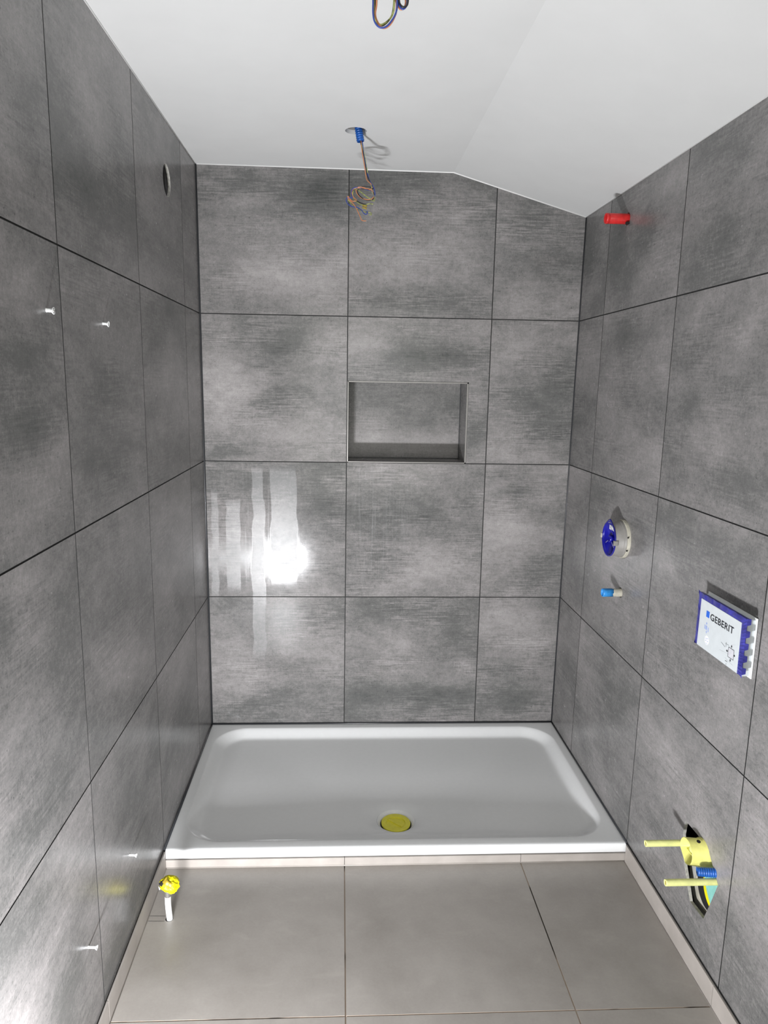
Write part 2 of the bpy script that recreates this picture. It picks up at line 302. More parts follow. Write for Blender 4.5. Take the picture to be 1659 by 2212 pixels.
BL= [(-1.59, 2.042, 0.089, 0.102, -0.5), (-1.6, 2.211, 0.086, 0.049, 0.4), (-1.207, 2.243, 0.184, 0.128, 0.4), (-1.174, 2.046, 0.195, 0.1, -0.4), (-1.045, 2.179, 0.083, 0.071, -0.3), (-1.636, 1.77, 0.11, 0.051, 0.5), (-1.675, 1.649, 0.128, 0.051, -0.5), (-1.68, 1.505, 0.13, 0.051, -0.7), (-1.641, 1.366, 0.14, 0.063, 0.3), (-1.278, 1.815, 0.177, 0.064, -0.3), (-1.362, 1.673, 0.127, 0.062, 0.2), (-1.29, 1.546, 0.18, 0.088, -0.5), (-1.248, 1.384, 0.151, 0.057, -0.3), (-1.726, 1.23, 0.126, 0.052, 0.3), (-1.671, 1.052, 0.14, 0.055, -0.3), (-1.249, 1.158, 0.154, 0.07, 0.3), (-1.201, 0.982, 0.166, 0.073, -0.2), (-0.757, 1.702, 0.178, 0.113, -0.2)]
BR= [(-0.391, 2.123, 0.087, 0.099, -0.6), (-0.624, 2.138, 0.107, 0.09, -0.4), (-0.624, 1.962, 0.109, 0.076, 0.5), (-1.163, 2.191, 0.086, 0.07, -0.3), (-1.105, 2.037, 0.092, 0.073, -0.4), (-1.216, 1.925, 0.083, 0.035, 0.3), (-0.545, 1.788, 0.117, 0.079, -0.5), (-0.638, 1.535, 0.145, 0.078, -0.4), (-0.445, 1.663, 0.086, 0.1, 0.2), (-0.744, 1.388, 0.103, 0.075, 0.2), (-1.025, 1.562, 0.104, 0.065, -0.6), (-1.258, 1.718, 0.1, 0.069, 0.5), (-1.199, 1.457, 0.13, 0.06, 0.3), (-1.349, 1.367, 0.094, 0.056, -0.3), (-1.065, 1.231, 0.127, 0.039, -0.4), (-1.257, 1.168, 0.144, 0.06, -0.2), (-0.973, 1.098, 0.086, 0.069, 0.5), (-1.03, 0.822, 0.083, 0.055, -0.4), (-1.161, 0.76, 0.143, 0.052, -0.4), (-1.444, 0.788, 0.072, 0.067, 0.3), (-1.086, 0.548, 0.106, 0.068, 0.4), (-0.619, 0.41, 0.158, 0.067, -0.6), (-0.997, 0.34, 0.117, 0.086, 0.3), (-0.526, 0.628, 0.128, 0.068, -0.4), (-1.422, 0.468, 0.058, 0.07, -0.3)]

# ------------------------------------------------------------------ measured room (metres, tile pitch 0.6025)
W0, TW, AR, AL, TL = 1.57696, .00558, .00228, -.00315, -.00411
ZA, ZB, ZC, ZT = 1.87384, 1.26554, .66575, .06457
ZCL, ZK, XK, ZCR = 2.4484, 2.4449, 1.02695, 2.28794
YR = -4.20                                             # wall behind the photographer
def xl(y, z): return AL*-y + TL*(z-1.2)
def xr(y, z): return W0 + AR*-y + TW*(z-1.2)
def mback(a, b, d): return Vector((a, d, b))           # d = depth into the wall
def mleft(a, b, d): return Vector((xl(a, b) - d, a, b))
def mright(a, b, d): return Vector((xr(a, b) + d, a, b))
def zceil(x): return ZCL + (ZK-ZCL)*x/XK if x <= XK else ZK + (ZCR-ZK)*(x-XK)/(xr(0, 2.29)-XK)
def inside(p, poly):
    c = False; n = len(poly)
    for i in range(n):
        x1, y1 = poly[i]; x2, y2 = poly[(i+1) % n]
        if (y1 > p[1]) != (y2 > p[1]) and p[0] < (x2-x1)*(p[1]-y1)/(y2-y1)+x1: c = not c
    return c
def bbox(pl): return min(p[0] for p in pl), max(p[0] for p in pl), min(p[1] for p in pl), max(p[1] for p in pl)
def overlap(a, b): return not (a[1] < b[0] or b[1] < a[0] or a[3] < b[2] or b[3] < a[2])
def flat(bm, outer, holes, to3, d, step, mi, uvl=None, uvo=(0,0), blobs=None, cl=None, tl=None, tint=0.):
    """triangulated flat face of a polygon minus holes; optional grid points for the attributes"""
    if step:                                            # points along the edges too, for the attributes
        den = []
        for i, p in enumerate(outer):
            q = outer[(i+1) % len(outer)]; n_ = max(1, round(math.hypot(q[0]-p[0], q[1]-p[1])/step))
            den += [(p[0]+(q[0]-p[0])*k/n_, p[1]+(q[1]-p[1])*k/n_) for k in range(n_)]
        outer = den
    co, ed = [], []
    for pl in [outer] + holes:
        s = len(co); co += [Vector(p) for p in pl]; ed += [(s+i, s+(i+1) % len(pl)) for i in range(len(pl))]
    if step:
        b = bbox(outer); nx = max(1, int((b[1]-b[0])/step)); ny = max(1, int((b[3]-b[2])/step))
        for i in range(1, nx):
            for j in range(1, ny):
                p = (b[0]+(b[1]-b[0])*i/nx, b[2]+(b[3]-b[2])*j/ny)
                if inside(p, outer) and not any(inside(p, h) for h in holes): co.append(Vector(p))
    vo, _, fo, _, _, _ = geometry.delaunay_2d_cdt(co, ed, [], 0, 1e-5)
    V = {}
    for f in fo:
        c = (sum(vo[i][0] for i in f)/len(f), sum(vo[i][1] for i in f)/len(f))
        if not inside(c, outer) or any(inside(c, h) for h in holes): continue
        vs_ = []
        for i in f:
            if i not in V:
                V[i] = bm.verts.new(to3(vo[i][0], vo[i][1], d))
                if cl is not None:
                    s = 0.
                    for (bx, by, rx, ry, am) in (blobs or ()):
                        q = ((vo[i][0]-bx)/(rx*.62))**2 + ((vo[i][1]-by)/(ry*.62))**2
                        if q < 12: s += am*math.exp(-q*.5)
                    V[i][cl] = s; V[i][tl] = tint
            vs_.append(V[i])
        try: nf = bm.faces.new(vs_)
        except ValueError: continue
        nf.material_index = mi
        if uvl is not None:
            for lp, i in zip(nf.loops, f): lp[uvl].uv = (vo[i][0]+uvo[0], vo[i][1]+uvo[1])
def make_wall(name, mats, tiles, holes, outline, to3, blobs, core_depth=.075, seed=1, gap=.002, face=None, cap_holes=True):
    """mats: tile, grout, core, black. One wall = one mesh: tiles, joints, and the bores through them."""
    rnd = random.Random(seed); bm = bmesh.new(); uvl = bm.loops.layers.uv.new('UVMap')
    cl = bm.verts.layers.float.new('cloud'); tl = bm.verts.layers.float.new('tint')
    for tpoly in tiles:
        tb = bbox(tpoly); hs = [h for h in holes if overlap(bbox(h[0]), tb)]
        uo = (rnd.uniform(0, 60), rnd.uniform(0, 60))
        flat(bm, tpoly, [h[0] for h in hs], to3, 0, .03, 0, uvl, uo, blobs, cl, tl, rnd.uniform(-.5, .5))
        n = len(tpoly)
        for i in range(n):
            p, q = tpoly[i], tpoly[(i+1) % n]
            f = bm.faces.new([bm.verts.new(to3(*p, 0)), bm.verts.new(to3(*q, 0)), bm.verts.new(to3(*q, gap)), bm.verts.new(to3(*p, gap))]); f.material_index = 1
    flat(bm, outline, [h[0] for h in holes], to3, gap, 0, 1)
    for hd in holes:
        hp, dep = hd[0], hd[1]; cav = hd[2] if len(hd) > 2 else None; n = len(hp)
        def tube(pl, d0, d1, mi):
            for i in range(len(pl)):
                p, q = pl[i], pl[(i+1) % len(pl)]
                f = bm.faces.new([bm.verts.new(to3(*p, d0)), bm.verts.new(to3(*q, d0)), bm.verts.new(to3(*q, d1)), bm.verts.new(to3(*p, d1))]); f.material_index = mi
        tube(hp, 0, .009, 4)
        if cav:
            flat(bm, cav, [hp], to3, .009, 0, 3); tube(cav, .009, dep, 3); flat(bm, cav, [], to3, dep, 0, 3)
        else:
            tube(hp, .009, dep, 3); flat(bm, hp, [], to3, dep, 0, 3)
    # back of the wall, so it has thickness
    bp = [bm.verts.new(to3(*p, .20)) for p in outline]; fr = [bm.verts.new(to3(*p, gap)) for p in outline]
    f = bm.faces.new(bp); f.material_index = 2
    for i in range(len(outline)):
        f = bm.faces.new((fr[i], fr[(i+1) % len(outline)], bp[(i+1) % len(outline)], bp[i])); f.material_index = 2
    bmesh.ops.remove_doubles(bm, verts=bm.verts, dist=1e-6)
    o = obj(name, bm, mats, loc=(0, 0, 0)); o['kind'] = 'structure'; return o
def rect(x0, x1, y0, y1): return [(x0, y0), (x1, y0), (x1, y1), (x0, y1)]
J = .0020                                              # half a joint
VOID = M['black']
# ---- back wall
NX0, NX1, NZ0, NZ1, ND = .6105, 1.1160, 1.2690, 1.6070, .16
X1, X2 = .60568, 1.20818
rows = [(ZT-.004, ZC), (ZC, ZB), (ZB, ZA)]
tiles = []
for z0, z1 in rows:
    tiles += [[(xl(0,z0), z0+J), (X1-J, z0+J), (X1-J, z1-J), (xl(0,z1), z1-J)], rect(X1+J, X2-J, z0+J, z1-J),
              [(X2+J, z0+J), (xr(0,z0), z0+J), (xr(0,z1), z1-J), (X2+J, z1-J)]]
z0 = ZA+J
tiles += [[(xl(0,z0), z0), (X1-J, z0), (X1-J, zceil(X1)+.004), (xl(0,2.44), zceil(0)+.004)],
          [(X1+J, z0), (X2-J, z0), (X2-J, zceil(X2)+.004), (XK, ZK+.004), (X1+J, zceil(X1)+.004)],
          [(X2+J, z0), (xr(0,z0), z0), (xr(0,2.29), ZCR+.004), (X2+J, zceil(X2)+.004)]]
bout = [(-.02, -.05), (1.60, -.05), (1.60, ZCR+.0), (XK, ZK+.012), (-.02, ZCL+.012)]
wall_back = make_wall('wall_back', [M['tile_film'], M['grout'], M['core'], VOID, M['cut']], tiles,
                      [(rect(NX0, NX1, NZ0, NZ1), .17)], bout, mback, BB, seed=3)
# ---- side walls
def side_tiles(j0, to3top, n=7):
    ys = [0.0] + [j0 + .60250*k for k in range(n+1)]
    ys = [-y for y in ys if y < -YR] + [YR]; out = []
    zr = [(ZT-.004, ZC), (ZC, ZB), (ZB, ZA), (ZA, to3top)]
    for y1, y0 in zip(ys[:-1], ys[1:]):
        for z0, z1 in zr:
            out.append(rect(y0+J, y1-(J if y1 < 0 else 0), z0+J, z1-J if z1 != to3top else z1+.004))
    return out
VENT = circle2(-.4913, 2.2566, .0517, 40)
PLUGS = [(-1.5568, 1.7354), (-1.2183, 1.7362), (-1.2297, .2932), (-1.5572, .2906)]
hl = [(VENT, .14, circle2(-.4913, 2.2566, .058, 40))] + [(circle2(y, z, .0052, 14), .03) for y, z in PLUGS]
wall_left = make_wall('wall_left', [M['tile'], M['grout'], M['core'], VOID, M['cut']], side_tiles(.27411, ZCL), hl,
                      rect(YR-.02, .02, -.05, ZCL+.012), mleft, BL, seed=11)
RED = (-.4452, 2.1862); PIPE = (-.6530, .8842); MIX = (-.6370, 1.0760)
WC = [(-1.2335,.3357), (-1.2400,.3836), (-1.3051,.3860), (-1.3683,.3831), (-1.4302,.3240), (-1.4067,.2532), (-1.3816,.1833), (-1.3073,.1772), (-1.2787,.2239), (-1.2543,.2618)]
PL = (-1.4650, -1.2420, .9150, 1.0600)
hr = [(circle2(*RED, .0215, 24), .06), (circle2(*PIPE, .0185, 24), .06), (circle2(*MIX, .0695, 40), .06), (WC, .09, rect(-1.50, -1.12, .115, .430)), (rect(*PL), .05)]
wall_right = make_wall('wall_right', [M['tile'], M['grout'], M['core'], VOID, M['cut']], side_tiles(.27872, ZCR), hr,
                       rect(YR-.02, .02, -.05, ZCR+.004), mright, BR, seed=5)
# ---- wall behind the photographer, with a window
bm = bmesh.new()
wo = [(-.05, -.05), (1.65, -.05), (1.65, 2.30), (XK, 2.46), (-.05, 2.46)]; wh = rect(.30, 1.30, .90, 2.00)
flat(bm, wo, [wh], lambda a, b, d: Vector((a, YR-d, b)), 0, 0, 0); flat(bm, wo, [wh], lambda a, b, d: Vector((a, YR-d, b)), .2, 0, 0)
for i in range(4):
    p, q = wh[i], wh[(i+1) % 4]
    bm.faces.new([bm.verts.new((p[0], YR, p[1])), bm.verts.new((q[0], YR, q[1])), bm.verts.new((q[0], YR-.2, q[1])), bm.verts.new((p[0], YR-.2, p[1]))])
tag(obj('wall_front', bm, M['plaster'], loc=(0,0,0)), kind='structure')
bm = bmesh.new()
for a in ((.30,.35,.90,2.0),(1.25,1.30,.90,2.0),(.30,1.30,.90,.95),(.30,1.30,1.95,2.0)): box(bm, a[0], a[1], YR-.15, YR-.09, a[2], a[3])
wf = tag(obj('window_1', bm, M['white']), kind='structure')
bm = bmesh.new(); box(bm, .35, 1.25, YR-.125, YR-.119, .95, 1.95)
g = NT('window_glass'); g.b.inputs['Transmission Weight'].default_value = 1; g.b.inputs['Roughness'].default_value = 0; g.b.inputs['IOR'].default_value = 1.1
obj('pane', bm, g.m, wf)
# ---- floor: tiles with open joints
bm = bmesh.new(); uvl = bm.loops.layers.uv.new('UVMap'); rf = random.Random(4)
ys = [-.872, -1.47487, -2.0774, -2.68, -3.2825, -3.885, YR]; FX1, FX2 = .6040, 1.2040; xs = [-.02, FX1, FX2, 1.61]
PENCIL = [((.0125, -1.1094), (.0596, -1.1109)), ((.0125, -1.1302), (.0618, -1.1318))]
PH = circle2(.0748, -1.1227, .0115, 24)
for y1, y0 in zip(ys[:-1], ys[1:]):
    for x0, x1 in zip(xs[:-1], xs[1:]):
        hs = [PH] if overlap(bbox(PH), (x0, x1, y0, y1)) else []
        j = .0018; r = rect(x0+j, x1-j, y0+j, y1-j)
        flat(bm, r, hs, lambda a, b, d: Vector((a, b, -d)), 0, 0, 0, uvl, (rf.uniform(0, 50), rf.uniform(0, 50)))
        for i in range(4):
            p, q = r[i], r[(i+1) % 4]
            f = bm.faces.new([bm.verts.new((*p, 0)), bm.verts.new((*q, 0)), bm.verts.new((*q, -.0022)), bm.verts.new((*p, -.0022))]); f.material_index = 1
flat(bm, rect(-.05, 1.63, YR-.05, .02), [PH], lambda a, b, d: Vector((a, b, -d)), .0022, 0, 1)
for i in range(24):
    p, q = PH[i], PH[(i+1) % 24]
    f = bm.faces.new([bm.verts.new((*p, 0)), bm.verts.new((*q, 0)), bm.verts.new((*q, -.05)), bm.verts.new((*p, -.05))]); f.material_index = 2
for (a, b) in PENCIL:
    d = Vector((b[0]-a[0], b[1]-a[1])); nrm = Vector((-d.y, d.x)).normalized()*.0006
    f = bm.faces.new([bm.verts.new((a[0]-nrm.x, a[1]-nrm.y, .0002)), bm.verts.new((b[0]-nrm.x, b[1]-nrm.y, .0002)), bm.verts.new((b[0]+nrm.x, b[1]+nrm.y, .0002)), bm.verts.new((a[0]+nrm.x, a[1]+nrm.y, .0002))]); f.material_index = 3
box(bm, -.05, 1.63, YR-.05, .02, -.20, -.051, 1)
for f in bm.faces:
    if f.normal.z < 0 and f.material_index in (0,): f.normal_flip()
tag(obj('floor', bm, [M['floor'], M['fgrout'], M['black'], M['pencil']], loc=(0,0,0)), kind='structure')
# ---- ceiling: flat part and the sloped part, with the two cable holes
H1 = circle2(.6239, -.4393, .0365, 40); H2 = circle2(.668, -1.590, .0365, 40)
def cflat(a, b, d): return Vector((a, b, zceil(a) + d))
bm = bmesh.new()
flat(bm, rect(-.03, XK, YR-.05, .02), [H1, H2], cflat, 0, 0, 0)
flat(bm, rect(XK, 1.62, YR-.05, .02), [], cflat, 0, 0, 0)
for H in (H1, H2):
    for i in range(40):
        p, q = H[i], H[(i+1) % 40]
        for d0, d1, mi in ((0, .014, 0), (.014, .10, 1)):
            f = bm.faces.new([bm.verts.new(cflat(*p, d0)), bm.verts.new(cflat(*q, d0)), bm.verts.new(cflat(*q, d1)), bm.verts.new(cflat(*p, d1))]); f.material_index = mi
    flat(bm, H, [], cflat, .10, 0, 1)
flat(bm, rect(-.03, XK, YR-.05, .02), [], cflat, .2, 0, 0); flat(bm, rect(XK, 1.62, YR-.05, .02), [], cflat, .2, 0, 0)
tag(obj('ceiling', bm, [M['plaster'], M['core']], loc=(0,0,0)), kind='structure')
# ---- niche lining and its metal edge trim, part of the back wall
bm = bmesh.new(); uvl = bm.loops.layers.uv.new('UVMap'); cl = bm.verts.layers.float.new('cloud'); tl = bm.verts.layers.float.new('tint')
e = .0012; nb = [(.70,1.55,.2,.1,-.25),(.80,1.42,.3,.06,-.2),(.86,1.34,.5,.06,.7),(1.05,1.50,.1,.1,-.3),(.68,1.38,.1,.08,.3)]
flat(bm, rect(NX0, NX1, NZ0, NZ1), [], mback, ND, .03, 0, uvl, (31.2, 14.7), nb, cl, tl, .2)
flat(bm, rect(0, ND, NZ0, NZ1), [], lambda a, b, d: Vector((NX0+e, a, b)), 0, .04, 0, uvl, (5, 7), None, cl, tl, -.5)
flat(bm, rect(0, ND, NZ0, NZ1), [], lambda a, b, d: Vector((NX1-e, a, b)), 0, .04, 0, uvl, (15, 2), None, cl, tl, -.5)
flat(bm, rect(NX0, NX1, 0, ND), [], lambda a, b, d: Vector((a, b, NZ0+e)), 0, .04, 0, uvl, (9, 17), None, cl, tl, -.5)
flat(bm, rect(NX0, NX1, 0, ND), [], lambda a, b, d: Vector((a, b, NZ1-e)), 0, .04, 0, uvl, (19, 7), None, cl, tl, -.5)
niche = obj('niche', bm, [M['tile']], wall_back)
bm = bmesh.new(); k = .0035
box(bm, NX0, NX1, ND-k, ND-.0005, NZ0+e, NZ0+e+k); box(bm, NX0+e, NX0+e+.002, ND-k, ND-.0005, NZ0, NZ1); box(bm, NX1-e-.0025, NX1-e, ND-k, ND-.0005, NZ0, NZ1)
obj('sealant', bm, M['sealant'], niche)
bm = bmesh.new(); tw_ = .0045; pr = -.0012
box(bm, NX0-.002, NX1+tw_, pr, .010, NZ1-.001, NZ1+tw_-.001); box(bm, NX0-.002, NX1+tw_, pr, .010, NZ0-.0028, NZ0+.0012)
box(bm, NX0-.0034, NX0+.0012, pr, .010, NZ0-.0028, NZ1+tw_-.001); box(bm, NX1-.001, NX1+tw_, pr, .010, NZ0-.0028, NZ1+tw_-.001)
obj('edge_trim', bm, M['alu'], niche)
bm = bmesh.new()
for (a, b, c, d) in ((NX0-.0048, NX1+tw_+.0014, NZ1+tw_-.001, NZ1+tw_+.0004), (NX1+tw_, NX1+tw_+.0014, NZ0, NZ1+tw_)):
    box(bm, a, b, -.0004, .002, c, d)
obj('trim_joint', bm, M['grout'], niche)
# ---- sealant beads
def bead(name, pts, r, mat):
    bm = bmesh.new(); sweep(bm, pts, r, 8); recalc(bm); tag(obj(name, bm, mat), kind='structure')
bead('trim_1', [(xl(0, z)+.001, -.001, z) for z in (ZT, 1.2, ZCL)], .0048, M['sealant'])
bead('trim_2', [(xr(0, z)-.001, -.001, z) for z in (ZT, 1.2, ZCR)], .0036, M['sealant'])
bead('trim_3', [(.0, -.003, ZT+.0005), (1.575, -.003, ZT+.0005)], .0048, M['sealant'])
bead('trim_4', [(xl(0, ZT)-.000, 0, ZT-.001), (xl(-.89, ZT)+.002, -.890, ZT-.001)], .0060, M['sealant'])
bead('trim_5', [(xr(0, ZT)+.000, 0, ZT-.001), (xr(-.89, ZT)-.001, -.890, ZT-.001)], .0055, M['sealant'])
bead('trim_6', [(0, -.001, ZCL), (XK, -.001, ZK), (xr(0, 2.29), -.001, ZCR)], .0032, M['white_sealant'])
bead('trim_7', [(xl(0, 2.44)+.001, 0, ZCL-.001), (xl(YR, 2.44), YR, ZCL-.001)], .0022, M['white_sealant'])
bead('trim_8', [(xr(0, 2.29)-.001, 0, ZCR), (xr(YR, 2.29)-.001, YR, ZCR)], .0020, M['white_sealant'])
# ---- baseboards (cut floor tile) and the strip under the tray
def base(name, xf, sgn):
    bm = bmesh.new(); ysb = [-.896, -1.47487, -2.0774, -2.68, -3.2825, YR]
    for y1, y0 in zip(ysb[:-1], ysb[1:]):
        a0, a1 = xf(y1, .03), xf(y0, .03)
        P = [(a0, y1-.0012), (a1, y0+.0012), (a1+sgn*.0085, y0+.0012), (a0+sgn*.0085, y1-.0012)]
        prism(bm, P, lambda a, b, d: Vector((a, b, d)), .0015, .0640)
    recalc(bm)
    return tag(obj(name, bm, M['skirt']), kind='structure')
base('baseboard_left', lambda y, z: xl(y, z), 1); base('baseboard_right', lambda y, z: xr(y, z), -1)
bm = bmesh.new()
for x0, x1 in ((.0035, FX1-.0008), (FX1+.0008, FX2-.0008), (FX2+.0008, 1.5705)): box(bm, x0, x1, -.8935, -.8800, .0015, .0290)
tag(obj('baseboard_back', bm, M['skirt']), kind='structure')
bead('trim_9', [(.003, -.8935, .0006), (1.571, -.8935, .0006)], .0022, M['skirt'])
bead('trim_10', [(xl(-.9, 0)+.009, -.894, .0004), (xl(-4.2, 0)+.009, -4.19, .0004)], .0018, M['skirt'])
bead('trim_11', [(xr(-.9, 0)-.009, -.894, .0004), (xr(-4.2, 0)-.009, -4.19, .0004)], .0018, M['skirt'])
bead('trim_12', [(xl(-.9, .066)+.003, -.893, .0655), (xl(-4.2, .066)+.003, -4.19, .0655)], .0016, M['grout'])
bead('trim_13', [(xr(-.9, .066)-.003, -.893, .0655), (xr(-4.2, .066)-.003, -4.19, .0655)], .0016, M['grout'])

# ------------------------------------------------------------------ shower tray
def rrect(x0, x1, y0, y1, r, k=14, m=16):
    out = []
    cs = [(x1-r, y1-r, 0), (x0+r, y1-r, 90), (x0+r, y0+r, 180), (x1-r, y0+r, 270)]
    for i, (cx, cy, a0) in enumerate(cs):
        for j in range(k+1): a = math.radians(a0 + 90*j/k); out.append((cx+r*math.cos(a), cy+r*math.sin(a)))
        nx, ny, a1 = cs[(i+1) % 4]; a = math.radians(a0+90)
        p = (cx+r*math.cos(a), cy+r*math.sin(a)); q = (nx+r*math.cos(a), ny+r*math.sin(a))
        for j in range(1, m): out.append((p[0]+(q[0]-p[0])*j/m, p[1]+(q[1]-p[1])*j/m))
    return out
TX0, TX1, TY0, TY1 = .0045, 1.5715, -.8900, -.0030
DX, DY = .7930, -.6840
bm = bmesh.new(); loops = []
def ring(pts, z): loops.append([bm.verts.new((p[0], p[1], z(p) if callable(z) else z)) for p in pts])
def outl(o, r): return rrect(TX0+o, TX1-o, TY0+o, TY1-o, max(r, .0015))
ring(outl(.002, .002), .0310); ring(outl(0, .003), .0330); ring(outl(0, .003), ZT-.0045); ring(outl(.0010, .003), ZT-.0018); ring(outl(.0035, .004), ZT)
ring(outl(.012, .01), ZT)
def basin(o, r): return rrect(.0450+o, 1.5330-o, -.8480+o, -.0430-o, r)
prof = [(-.004, .0), (.0, -.0006), (.004, -.0022), (.012, -.0075), (.024, -.0160), (.036, -.0245), (.044, -.0285), (.052, -.0302), (.066, -.0308)]
for o, dz in prof:
    ring(basin(o, max(.135-o*.9, .05)), ZT+dz)
inner = basin(.066, .135-.066*.9); n_ = len(inner)
# drain ring with matching order
dr = []
for p in inner:
    a = math.atan2(p[1]-(-.43), p[0]-.789); dr.append(a)
def circ_at(r): return [(DX+r*math.cos(a), DY+r*math.sin(a)) for a in dr]
zin, zdr = ZT-.0308, ZT-.0395
# even out the angles so the innermost ring is round
dr = [dr[0] - 2*math.pi*0 for _ in dr] and dr
for s in (.15, .35, .55, .75, .9):
    c_ = circ_at(.072); ring([(p[0]*(1-s)+c[0]*s, p[1]*(1-s)+c[1]*s) for p, c in zip(inner, c_)], zin+(zdr-zin)*s)
ring(circ_at(.072), zdr); ring(circ_at(.0695), zdr-.0030); ring(circ_at(.0640), zdr-.0120); ring(circ_at(.0600), zdr-.0180)
for A, B in zip(loops[:-1], loops[1:]):
    for i in range(n_):
        f = bm.faces.new((A[i], A[(i+1) % n_], B[(i+1) % n_], B[i])); f.smooth = True
bm.faces.new(loops[-1])
recalc(bm)
tray = obj('shower_tray', bm, M['tray'], loc=(.788, -.4465, .031)); 
tag(tray, 'wide low white shower tray with rounded basin against the grey tiled back wall', 'shower tray')
bm = bmesh.new(); zr = zdr
lathe(bm, [(.0700, zr-.0016), (.0695, zr-.0004), (.0685, zr-.0008), (.0592, zr-.0125), (.0572, zr-.0145), (.0565, zr-.0160)], (DX, DY, 0), (0,0,1), 64)
recalc(bm)
obj('drain_ring', bm, M['ring'], tray, True)
bm = bmesh.new(); lathe(bm, [(.0570, zr-.0175), (.0570, zr-.0142), (.0505, zr-.0142), (.0505, zr-.0175)], (DX, DY, 0), (0,0,1), 56); recalc(bm); obj('gap_shade', bm, M['black'], tray)  # black ring paints the shaded gap between drain ring and cover
bm = bmesh.new(); zc = zr-.0080
lathe(bm, [(.0520, zc-.012), (.0535, zc-.001), (.0530, zc), (.0515, zc+.0006), (.0360, zc+.0006), (.0345, zc-.0005), (.0335, zc-.0045), (0, zc-.0052)], (DX, DY, 0), (0,0,1), 56)
recalc(bm)
cap_ = obj('drain_cover', bm, M['yel'], tray, False); cap_['label'] = 'yellow drain cover'
bm = bmesh.new(); d = Vector((.72, -.69, 0)).normalized(); nn = Vector((-d.y, d.x, 0))
P = [d*.033+nn*.004, d*-.033+nn*.0055, d*-.033-nn*.0055, d*.033-nn*.004]
prism(bm, [(DX+p.x, DY+p.y) for p in P], lambda a, b, q: Vector((a, b, q)), zc-.006, zc-.0008); recalc(bm)
obj('grip_bar', bm, M['yel'], cap_)

# ------------------------------------------------------------------ cables from the ceiling
def strand(name, pts, r, mat, parent, k=6):
    bm = bmesh.new(); sweep(bm, spline(pts, k), r, 8); recalc(bm); return obj(name, bm, mat, parent, True)
def corrugated(bm, a, b, r, n, amp=.07, bend=None):
    a, b = Vector(a), Vector(b); N = n*6; pts = []
    for i in range(N+1):
        t = i/N; p = a.lerp(b, t)
        if bend: p += Vector(bend)*math.sin(math.pi*t)
        pts.append(p)
    sweep(bm, pts, lambda i, m: r*(1 + amp*math.sin(2*math.pi*i/6)), 22, cap=False)
    sweep(bm, pts[::-1], r*.80, 22, cap=False)
    for q, dv in ((pts[0], 1), (pts[-1], 1)):
        pass
cab = empty('ceiling_cable', (.6239, -.4393, 2.446))
tag(cab, 'cable with blue conduit and long coiled wires hanging over the shower tray', 'cable')
bm = bmesh.new(); corrugated(bm, (.6235, -.440, 2.505), (.6400, -.440, 2.4130), .0128, 13)
ca, cb = Vector((.6235,-.44,2.505)), Vector((.64,-.44,2.413)); ax = (cb-ca).normalized()
lathe(bm, [(.0128, 0), (.0108, .0008), (.0103, -.004)], cb, ax, 22)
bmesh.ops.remove_doubles(bm, verts=bm.verts, dist=1e-6)
obj('conduit', bm, M['blue'], cab, True)
def up_(pts, dx): return [(.6225+dx, -.44, 2.50), (.6300+dx, -.44+dx*.5, 2.455)] + pts
for nm, pts, mt, dx in (('wire', orange, 'wo', .004), ('wire', blue, 'wb', -.002), ('wire', black, 'wk', .0), ('wire', green, 'wg', -.004)):
    strand(nm, up_(pts, dx), .00165, M[mt], cab)
strand('wire', tail, .0015, M['wg'], cab)
bm = bmesh.new(); sweep(bm, [green[-4], Vector(green[-4])+Vector((.016,.0,-.004))], .0028, 10); sweep(bm, [Vector(green[-4])+Vector((.0,.0,-.007)), Vector(green[-4])+Vector((.015,.0,-.012))], .0026, 10)
obj('wire_connector', bm, M['gold'], cab, True)
e_ = Vector(orange[-1]); b_ = Vector(blue[-1])
for q_ in ([e_, e_+Vector((.004, 0, .0003))], [b_, b_+Vector((-.002, 0, .004))]):
    bm = bmesh.new(); sweep(bm, q_, .0010, 8); obj('bare_end', bm, M['chrome'], cab, True)
cab2 = empty('ceiling_cable', (.668, -1.590, 2.446))
tag(cab2, 'cable of looped coloured wires hanging nearest the camera, cut off by the top edge', 'cable')
bm = bmesh.new(); corrugated(bm, (.668, -1.592, 2.51), (.671, -1.597, 2.415), .0128, 13); obj('conduit', bm, M['blue'], cab2, True)
def up2(pts):
    s = (.668, -1.590, 2.51); return [s, (.6695, -1.594, 2.44)] + list(pts) + [(.672, -1.596, 2.425), (.670, -1.593, 2.50)]
for pts, mt, dy in ((Tblue, 'wb', 0), (Torange, 'wo', .004), (Tgreen, 'wg', .006), (Tblack, 'wk', .009), (Tsmall1, 'wk', 0), (Tsmall2, 'wb', .004), ([Vector(p)+Vector((-.0025, .003, .0015)) for p in Tsmall2], 'wo', .006)):
    strand('wire', up2([Vector(p) + Vector((0, dy, 0)) for p in pts]), .0017, M[mt], cab2)

# ------------------------------------------------------------------ vent duct in the left wall
def lath(name, prof, o, ax, mat, parent=None, seg=40, smooth=True, rm=False):
    bm = bmesh.new(); lathe(bm, prof, o, ax, seg); recalc(bm); return obj(name, bm, mat, parent, smooth)
vx = xl(-.4913, 2.2566)
v = lath('vent_duct', [(.0505, -.130), (.0505, -.0200), (.0500, -.0120), (.0530, -.0100), (.0550, -.0110), (.0550, -.130)], (vx, -.4913, 2.2566), (1,0,0), M['duct'])
tag(v, 'round open vent duct set high in the left tiled wall', 'vent')
